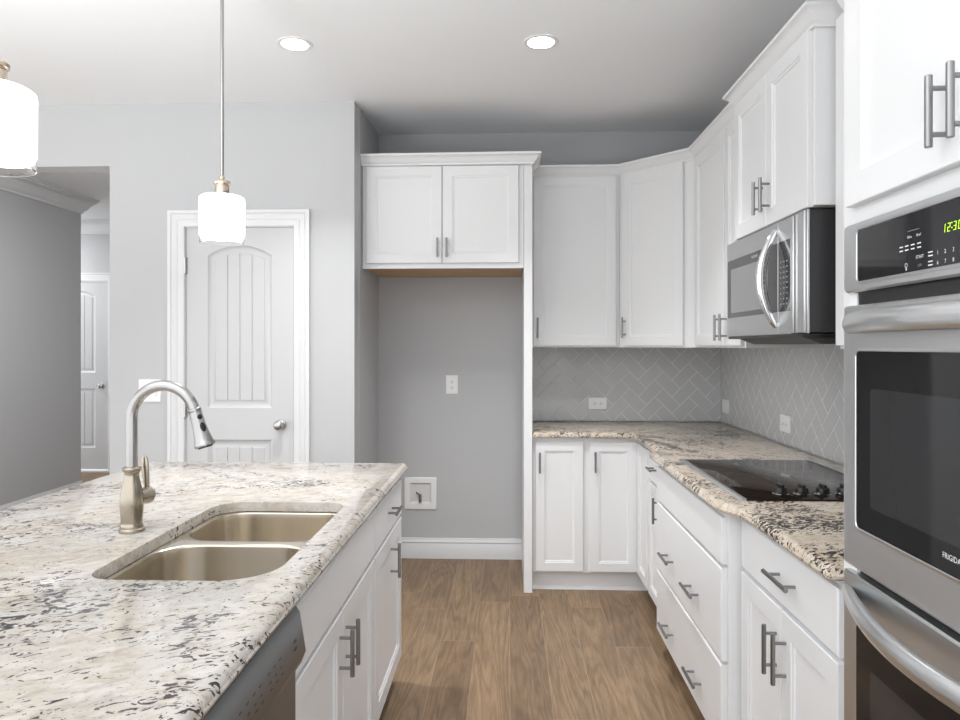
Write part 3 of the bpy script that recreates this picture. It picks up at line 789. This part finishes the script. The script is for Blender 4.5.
MB().box(cx1 - .008, cx1 + .003, cy0, cy1, .9202, .9216).build('edge_trim', 'steel_lite', T)
def ringmesh(mb, x, y, r, w=0.0022):
    n = 56; a = mb.ring([Vector((x + r * math.cos(2 * PI * i / n), y + r * math.sin(2 * PI * i / n), .9203)) for i in range(n)])
    b = mb.ring([Vector((x + (r - w) * math.cos(2 * PI * i / n), y + (r - w) * math.sin(2 * PI * i / n), .9203)) for i in range(n)]); mb.bridge(a, b)
for x, y, rs in ((0.880, 2.615, (0.110, 0.075)), (0.890, 2.91, (0.085,)), (1.130, 2.92, (0.105, 0.07)), (1.14, 2.64, (0.085,))):
    mb = MB()
    for r in rs: ringmesh(mb, x, y, r)
    mb.build('burner_ring', 'ring', T)
for x in (0.897, 0.965, 1.033, 1.101):
    k = MB().lathe([(0.024, .9202), (0.024, .924), (0.021, .927), (0.0205, .938), (0.018, .942), (0.010, .943)], Fr((x, 2.343, 0)), 24).build('knob', 'black', T)
    MB().box(x - .005, x + .005, 2.322, 2.364, .9425, .953, 0.002).build('grip', 'black', k)
    MB().lathe([(0.0255, .9202), (0.0265, .9215), (0.0245, .9228), (0.0235, .9215)], Fr((x, 2.343, 0)), 28, False, False).build('bezel', 'chrome', k)

# ------------------------------------------------------------------ microwave
T = thing('microwave', (1.17, 2.69, 1.445), 'stainless over-the-range microwave hanging under its cabinet above the cooktop', 'microwave')
my0, my1 = 2.300, 3.128; mz0, mz1 = 1.447, 1.8505
MB().box(0.9745, R - .012, my0 + .002, my1 - .002, mz0 + .004, mz1 - .001, 0.002).build('case', 'charcoal', T)
fr = faceX(0.974)
seam = 2.545; keyr = 2.432
dd = MB().prism(rect(-my1, -seam, mz0, mz1, 0.002), 0, 0.009, fr, 0.002).build('door', 'steel', T)
pane = MB().prism(rect(-3.114, -seam - .004, 1.528, 1.775, 0.004), 0.0092, 0.0104, fr).build('window_frame', 'micglass', dd)
MB().prism(rrect(-3.066, -2.640, 1.548, 1.735, 0.006, 3), 0.0105, 0.0111, fr).build('window', 'micscreen', pane)
MB().text('FRIGIDAIRE', fr, 0.0135, -2.78, 1.757, 0.0108).build('badge', 'print', pane)
cpn = MB().prism(rect(-seam + .002, -my0, mz0, mz1, 0.002), 0, 0.009, fr, 0.002).build('control_panel', 'steel', T)
kp = MB().prism(rect(-seam + .006, -keyr, 1.528, 1.775, 0.003), 0.0092, 0.0104, fr).build('keypad', 'micglass', cpn)
mb = MB()
for r_ in range(9):
    for c_ in range(3):
        u = -seam + .030 + c_ * .027; v = 1.552 + r_ * .0185
        mb.prism(rect(u - .006, u + .006, v, v + .0045), 0.0105, 0.0109, fr)
mb.build('keypad_legend', 'greyprint', kp)
mb = MB()
for u0, u1, w_ in ((-keyr + .008, -keyr + .034, 0.015), (-keyr + .044, -keyr + .060, 0.013), (-keyr + .072, -my0 - .004, 0.017)):
    mb.prism(rect(u0, u1, mz0 + .002, mz1 - .002, 0.002), 0.008, w_, fr, 0.003)
mb.build('side_column', 'steel_lite', cpn)
hp = []; hr = []
N = 24
for i in range(N + 1):
    s_ = i / N; z = 1.476 + (1.822 - 1.476) * s_
    b_ = math.sin(PI * s_) ** 0.8
    hp.append(fr.p(-seam - .012, z, 0.010 + 0.055 * b_)); hr.append(0.009 + 0.006 * math.sin(PI * s_))
hn = MB().tube(hp, hr, 14, [r * 1.25 for r in hr], up=(0, 1, 0)).build('handle', 'chrome', dd)
mb = MB(); mb.prism(rect(-my1 + .05, -my0 - .01, 1.4365, 1.447), -0.38, 0.018, fr)
mb.build('vent_base', 'black', T)
mb = MB(); pr = [(0.96, 1.436), (1.02, 1.414), (1.20, 1.414), (1.24, 1.436)]
mb.loops([(pr, my0 + .02), (pr, my1 - .18)], f2); mb.build('grease_filter', 'charcoal', T)

# ------------------------------------------------------------------ double wall oven
T = thing('double_wall_oven', (1.0, 1.14, 0.36), 'stainless double wall oven built into the tall cabinet at the right edge', 'oven')
oy0, oy1 = 0.790, 1.492; ox = 0.7385
MB().box(ox + .004, R - .03, oy0 + .005, ty1 - .05, 0.356, 1.656).build('chassis', 'charcoal', T)
fr = faceX(ox)
t_ = 0.0385
U0, U1 = -oy1, -oy0
cp = MB().loops([(rect(U0, U1, 1.516, 1.656), 0), (rrect(U0, U1, 1.516, 1.656, 0.010, 5), t_ - .006), (rrect(U0 + .004, U1 - .004, 1.520, 1.652, 0.008, 5), t_)][1:], fr, True, True).build('control_panel', 'steel', T)
mb = MB(); O = rrect(U0 + .062, U1 - .062, 1.535, 1.638, 0.010, 6)
mb.loops([(offset(O, -.005), t_ - .001), (offset(O, -.005), t_ + .003), (offset(O, 0.0), t_ + .004), (offset(O, .001), t_ + .0015)], fr, False, False); mb.build('bezel', 'steel_lite', cp)
gp = MB().prism(O, t_ - .001, t_ + .002, fr).build('display_glass', 'panelglass', cp)
mb = MB(); L_ = t_ + .0024
tu = lambda y: -y
for body, y, z, sz in (('Bake', 1.246, 1.5965, .0068), ('Broil', 1.219, 1.5965, .0068), ('START', 1.216, 1.5585, .0078)):
    mb.text(body, fr, sz, tu(y), z, L_)
for i, (y, z) in enumerate([(1.166, 1.5585), (1.1465, 1.5585), (1.126, 1.5585), (1.1055, 1.5585), (1.085, 1.5585), (1.166, 1.5425), (1.1465, 1.5425), (1.126, 1.5425), (1.1055, 1.5425), (1.085, 1.5425)]):
    mb.text('1234567890'[i], fr, .0095, tu(y), z, L_)
for y in (1.272, 1.255, 1.237, 1.218):      # two-line key captions, too small to read
    for dz in (.0035, -.0035): mb.prism(rect(tu(y) - .0052, tu(y) + .0052, 1.5785 + dz - .0011, 1.5785 + dz + .0011), t_ + .002, L_, fr)
for z in (1.5595, 1.544):
    for dz in (.003, -.003): mb.prism(rect(tu(1.186) - .0062, tu(1.186) + .0060, z + dz - .0010, z + dz + .0010), t_ + .002, L_, fr)
mb.loops([([(tu(1.2565) + .0042 * math.cos(2 * PI * i / 16) * k, 1.548 + .0042 * math.sin(2 * PI * i / 16) * k) for i in range(16)], L_) for k in (1.0, .72)], fr, False, False)
mb.prism(rect(tu(1.2565) - .0016, tu(1.2565) + .0016, 1.5395, 1.5432), t_ + .002, L_, fr)
mb.build('control_legend', 'print', gp)
mb = MB(); mb.text('OFF', fr, .0066, tu(1.216), 1.5435, L_); mb.prism(rect(tu(1.252), tu(1.218), 1.6065, 1.6072), t_ + .002, L_, fr)
mb.build('faint_legend', 'greyprint', gp)
# seven-segment clock
SEG = {'1': 'bc', '2': 'abged', '3': 'abgcd', '0': 'abcdef'}
def seven(mb, ch, u, v, h):
    w = h * .5; th = h * .11; m = h / 2; sk = 0.12
    S_ = dict(a=(0, h - th, w, h), d=(0, 0, w, th), g=(0, m - th / 2, w, m + th / 2), b=(w - th, m, w, h), c=(w - th, 0, w, m), f=(0, m, th, h), e=(0, 0, th, m))
    for s_ in SEG[ch]:
        a, b, c_, d_ = S_[s_]; e = h * .02
        mb.prism([(u + a + e + sk * b, v + b + e), (u + c_ - e + sk * b, v + b + e), (u + c_ - e + sk * d_, v + d_ - e), (u + a + e + sk * d_, v + d_ - e)], t_ + .002, L_, fr)
mb = MB(); u = tu(1.1495); hh = 0.0140
for ch, du_ in (('1', -.0052), ('2', .0075), ('3', .0225), ('0', .0345)): seven(mb, ch, u + du_, 1.5885, hh)
for v in (1.5925, 1.6005): mb.prism(rect(u + .0186, u + .0204, v, v + .0018), t_ + .002, L_, fr)
mb.build('clock_digits', 'led', gp)

def bow_handle(parent, z, drop, m, bow=0.062, hh=0.021):
    pts = []; ra = []; rb = []; N = 28
    y0, y1 = oy1 - .022, oy0 + .022
    for i in range(N + 1):
        s_ = i / N; k = math.sin(PI * s_)
        b_ = k ** 0.95
        pts.append(Vector((ox - t_ - .004 - bow * b_, y0 + (y1 - y0) * s_, z + drop * (1 - b_))))
        e = min(1.0, min(s_, 1 - s_) / 0.05)
        ra.append(hh * (0.62 + 0.38 * e ** .5)); rb.append(0.0085 + 0.006 * b_)
    return MB().tube(pts, ra, 20, rb).build('handle', m, parent)
def oven_door(z0, z1, wz0, wz1, hz, hm, badge):
    O = rect(U0, U1, z0, z1, 0.003)
    dr = MB().prism(O, 0, t_, fr, 0.004).build('oven_door', 'steel', T)
    Wn = rrect(U0 + .057, U1 - .057, wz0, wz1, 0.012, 6)
    mb = MB(); mb.loops([(offset(Wn, -.006), t_ - .001), (offset(Wn, -.006), t_ + .002), (offset(Wn, -.001), t_ + .003), (offset(Wn, .001), t_ + .001)], fr, False, False)
    mb.build('window_trim', 'steel_lite', dr)
    g = MB().prism(Wn, t_ - .001, t_ + .0015, fr).build('door_glass', 'blackglass', dr)
    MB().prism(rrect(U0 + .112, U1 - .112, wz0 + .050, wz1 - .072, 0.006, 4), t_ + .0012, t_ + .0018, fr).build('window', 'winglass', g)
    if badge: MB().text('FRIGIDAIRE', fr, 0.0135, -1.123, wz0 + .028, t_ + .002, sx=0.92).build('badge', 'print', g)
    bow_handle(dr, hz, 0.0, hm)
    return dr
oven_door(0.958, 1.489, 1.044, 1.397, 1.452, 'steel_lite', True)
oven_door(0.372, 0.944, 0.458, 0.852, 0.905, 'steel_lite', False)
MB().box(ox - .022, ox + .002, oy0 + .03, oy1 - .03, 1.4895, 1.5155).build('vent_slot', 'black', T)
MB().box(ox - .018, ox + .002, oy0 + .03, oy1 - .03, 0.9445, 0.9575).build('vent_slot', 'black', T)
for y in (oy1, oy0 + .03):
    for a, b in ((1.4895, 1.5155), (0.9445, 0.9575)): MB().box(ox - .026, ox + .002, y - .03, y, a, b, 0.001).build('hinge_bracket', 'plate', T)

# ------------------------------------------------------------------ outlets, switches, water box
def plate(name, fr, cu, cv, w, h, label, cat, kind, group=None):
    T = thing(name, fr.p(cu, cv, 0), label, cat, group)
    Pl = rect(cu - w / 2, cu + w / 2, cv - h / 2, cv + h / 2, 0.003)
    MB().loops([(Pl, 0.0004), (Pl, 0.0035), (offset(Pl, 0.003), 0.006)], fr).build('plate', 'plate', T)
    if kind in ('v', 'h'):
        for s_ in (-1, 1):
            a, b = (0, s_ * .0195) if kind == 'v' else (s_ * .0195, 0)
            f = Fr(fr.p(cu + a, cv + b, 0), tuple(fr.u), tuple(fr.v)) if kind == 'v' else Fr(fr.p(cu + a, cv + b, 0), tuple(fr.v), tuple(-fr.u), tuple(fr.w))
            q = MB().prism(rrect(-.0165, .0165, -.014, .014, .010, 5), 0.0055, 0.0072, f).build('receptacle', 'plate', T)
            mb = MB(); mb.box(-.0078, -.0052, -.0015, .0068, .0068, .0075, 0, f); mb.box(.0052, .0078, -.0005, .0062, .0068, .0075, 0, f)
            mb.prism([(.0030 * math.cos(i * PI / 4), -.0075 + .0030 * math.sin(i * PI / 4)) for i in range(8)], .0068, .0075, f)
            mb.build('slots', 'slot', q)
    elif kind == 's':
        MB().prism(rect(cu - .0165, cu + .0165, cv - .033, cv + .033, .002), .0055, .0072, fr).build('rocker', 'plate', T)
        MB().loops([(rect(cu - .0155, cu + .0155, cv - .031, cv + .031), .0071), (rect(cu - .0155, cu + .0155, cv - .031, cv + .031), .0078), (rect(cu - .0155, cu + .0155, cv - .031, cv + .005), .0100)], fr).build('switch_paddle', 'plate', T)
    elif kind == 'sh':
        MB().prism(rect(cu - .033, cu + .033, cv - .0165, cv + .0165, .002), .0055, .0072, fr).build('rocker', 'plate', T)
        MB().loops([(rect(cu - .031, cu + .031, cv - .0155, cv + .0155), .0071), (rect(cu - .031, cu + .031, cv - .0155, cv + .0155), .0078), (rect(cu - .031, cu + .005, cv - .0155, cv + .0155), .0100)], fr).build('switch_paddle', 'plate', T)
    elif kind == 's2':
        for s_ in (-1, 1):
            MB().loops([(rect(cu + s_ * .023 - .0165, cu + s_ * .023 + .0165, cv - .033, cv + .033), .0055), (rect(cu + s_ * .023 - .0160, cu + s_ * .023 + .0160, cv - .0325, cv + .0325), .0078), (rect(cu + s_ * .023 - .0160, cu + s_ * .023 + .0160, cv - .0325, cv + .005), .0098)], fr).build('rocker', 'plate', T)
    return T
plate('wall_outlet', faceY(D), -0.371, 1.151, 0.080, 0.124, 'white duplex outlet high on the grey back wall of the refrigerator niche', 'outlet', 'v')
plate('wall_outlet', faceY(D - .0085), 0.588, 1.030, 0.120, 0.078, 'white sideways outlet on the back wall tile above the corner counter', 'outlet', 'h')
plate('wall_outlet', faceX(R - .0085), -3.556, 1.018, 0.126, 0.084, 'white sideways outlet on the right wall tile beside the cooktop', 'outlet', 'h')
plate('light_switch', faceX(R - .0085), -4.515, 1.022, 0.126, 0.084, 'white single switch on the right wall tile near the corner', 'light switch', 'sh')
plate('light_switch', faceY(P), -1.975, 1.160, 0.125, 0.124, 'white double switch plate on the pantry wall left of the door, behind the faucet', 'light switch', 's2')

T = thing('water_outlet_box', (-0.58, D, 0.324), 'white recessed water supply box low on the wall of the refrigerator niche', 'outlet box')
fr = faceY(D - .0004); O = rect(-0.687, -0.473, 0.324, 0.535, 0.006); I = rect(-0.650, -0.508, 0.362, 0.500)
mb = MB(); mb.loops([(O, 0), (O, 0.008), (offset(O, .004), 0.011)], fr, True, False)
r1 = mb.ring([fr.p(a, b, 0.011) for a, b in offset(O, .004)]); r2 = mb.ring([fr.p(a, b, 0.011) for a, b in I]); mb.fill([r1, r2])
mb.build('face_frame', 'plate', T)
mb = MB(); mb.loops([(I, 0.0108), (offset(I, .012), 0.0006)], fr, False, True); mb.build('recess', 'box', T)
mb = MB(); mb.tube([fr.p(-.582, .372, .012), fr.p(-.582, .405, .012), fr.p(-.582, .425, .012)], 0.009, 12); mb.tube([fr.p(-.588, .425, .012), fr.p(-.600, .432, .014), fr.p(-.606, .436, .018)], 0.006, 10); mb.tube([fr.p(-.582, .40, .012), fr.p(-.582, .40, .036)], 0.007, 10)
mb.build('valve', 'brassvalve', T)

# ------------------------------------------------------------------ pendants and ceiling cans
def pendant(x, y, zb_, label):
    T = thing('pendant_light', (x, y, CH - .001), label, 'pendant light', 'pendants over the island')
    MB().lathe([(0.006, CH - .030), (0.030, CH - .028), (0.060, CH - .018), (0.062, CH - .002)], Fr((x, y, 0)), 32).build('canopy', 'rod', T)
    zt_ = zb_ + .170
    MB().tube([(x, y, zt_ + .056), (x, y, CH - .028)], 0.0062, 14).build('rod', 'rod', T)
    MB().lathe([(0.024, zt_ - .004), (0.024, zt_ + .028), (0.0225, zt_ + .030), (0.0225, zt_ + .033), (0.028, zt_ + .035), (0.029, zt_ + .042), (0.026, zt_ + .047), (0.016, zt_ + .050), (0.010, zt_ + .054), (0.0095, zt_ + .062), (0.0065, zt_ + .066)], Fr((x, y, 0)), 32).build('socket', 'brass', T)
    MB().lathe([(0.070, zb_ + .018), (0.0720, zb_ + .020), (0.0760, zb_ + .031), (0.0768, zt_ - .022), (0.0750, zt_ - .012), (0.066, zt_ - .006), (0.05, zt_ - .003), (0.024, zt_ - .001), (0.022, zt_ - .003), (0.05, zt_ - .006), (0.066, zt_ - .012), (0.069, zt_ - .022), (0.068, zb_ + .020)], Fr((x, y, 0)), 48, False, False).build('inner_shade', 'opal', T)
    sh_ = MB().lathe([(0.0725, zb_), (0.0745, zb_ + .001), (0.0742, zb_ + .030), (0.0728, zb_ + .030), (0.0722, zb_ + .004), (0.0725, zb_)], Fr((x, y, 0)), 48, False, False).build('outer_glass', 'clear', T)
    return T
pendant(-0.995, 2.400, 1.764, 'pendant light with white glass drum shade hanging in front of the pantry door')
pendant(-1.040, 1.375, 1.766, 'pendant light with white glass drum shade cut off at the left edge, nearest the viewer')
for (x, y), lab in zip(CANS, ('recessed ceiling light on the left, above the island', 'recessed ceiling light on the right, above the aisle')):
    T = thing('recessed_light', (x, y, CH), lab, 'ceiling light', 'recessed kitchen ceiling lights')
    MB().lathe([(0.058, CH - .0015), (0.060, CH - .004), (0.076, CH - .0035), (0.078, CH - .0005)], Fr((x, y, 0)), 40, False, False).build('trim_ring', 'trim', T)
    MB().lathe([(0.059, CH - .0012), (0.058, CH - .003), (0.03, CH - .0045), (0.004, CH - .005)], Fr((x, y, 0)), 40, False, True).build('lens', 'can', T)

# repeats of one kind share a group
for o in C.objects:
    if o.parent is None and 'label' in o and 'group' not in o:
        for k, g in (('wall_outlet', 'kitchen wall outlets'), ('light_switch', 'kitchen light switches'), ('wall_cabinet', 'white wall cabinets'), ('base_cabinet', 'white base cabinets'), ('drawer_base_cabinet', 'white drawer base cabinets'), ('tile_backsplash', 'herringbone tile backsplashes')):
            if o.name.split('.')[0] == k: o['group'] = g
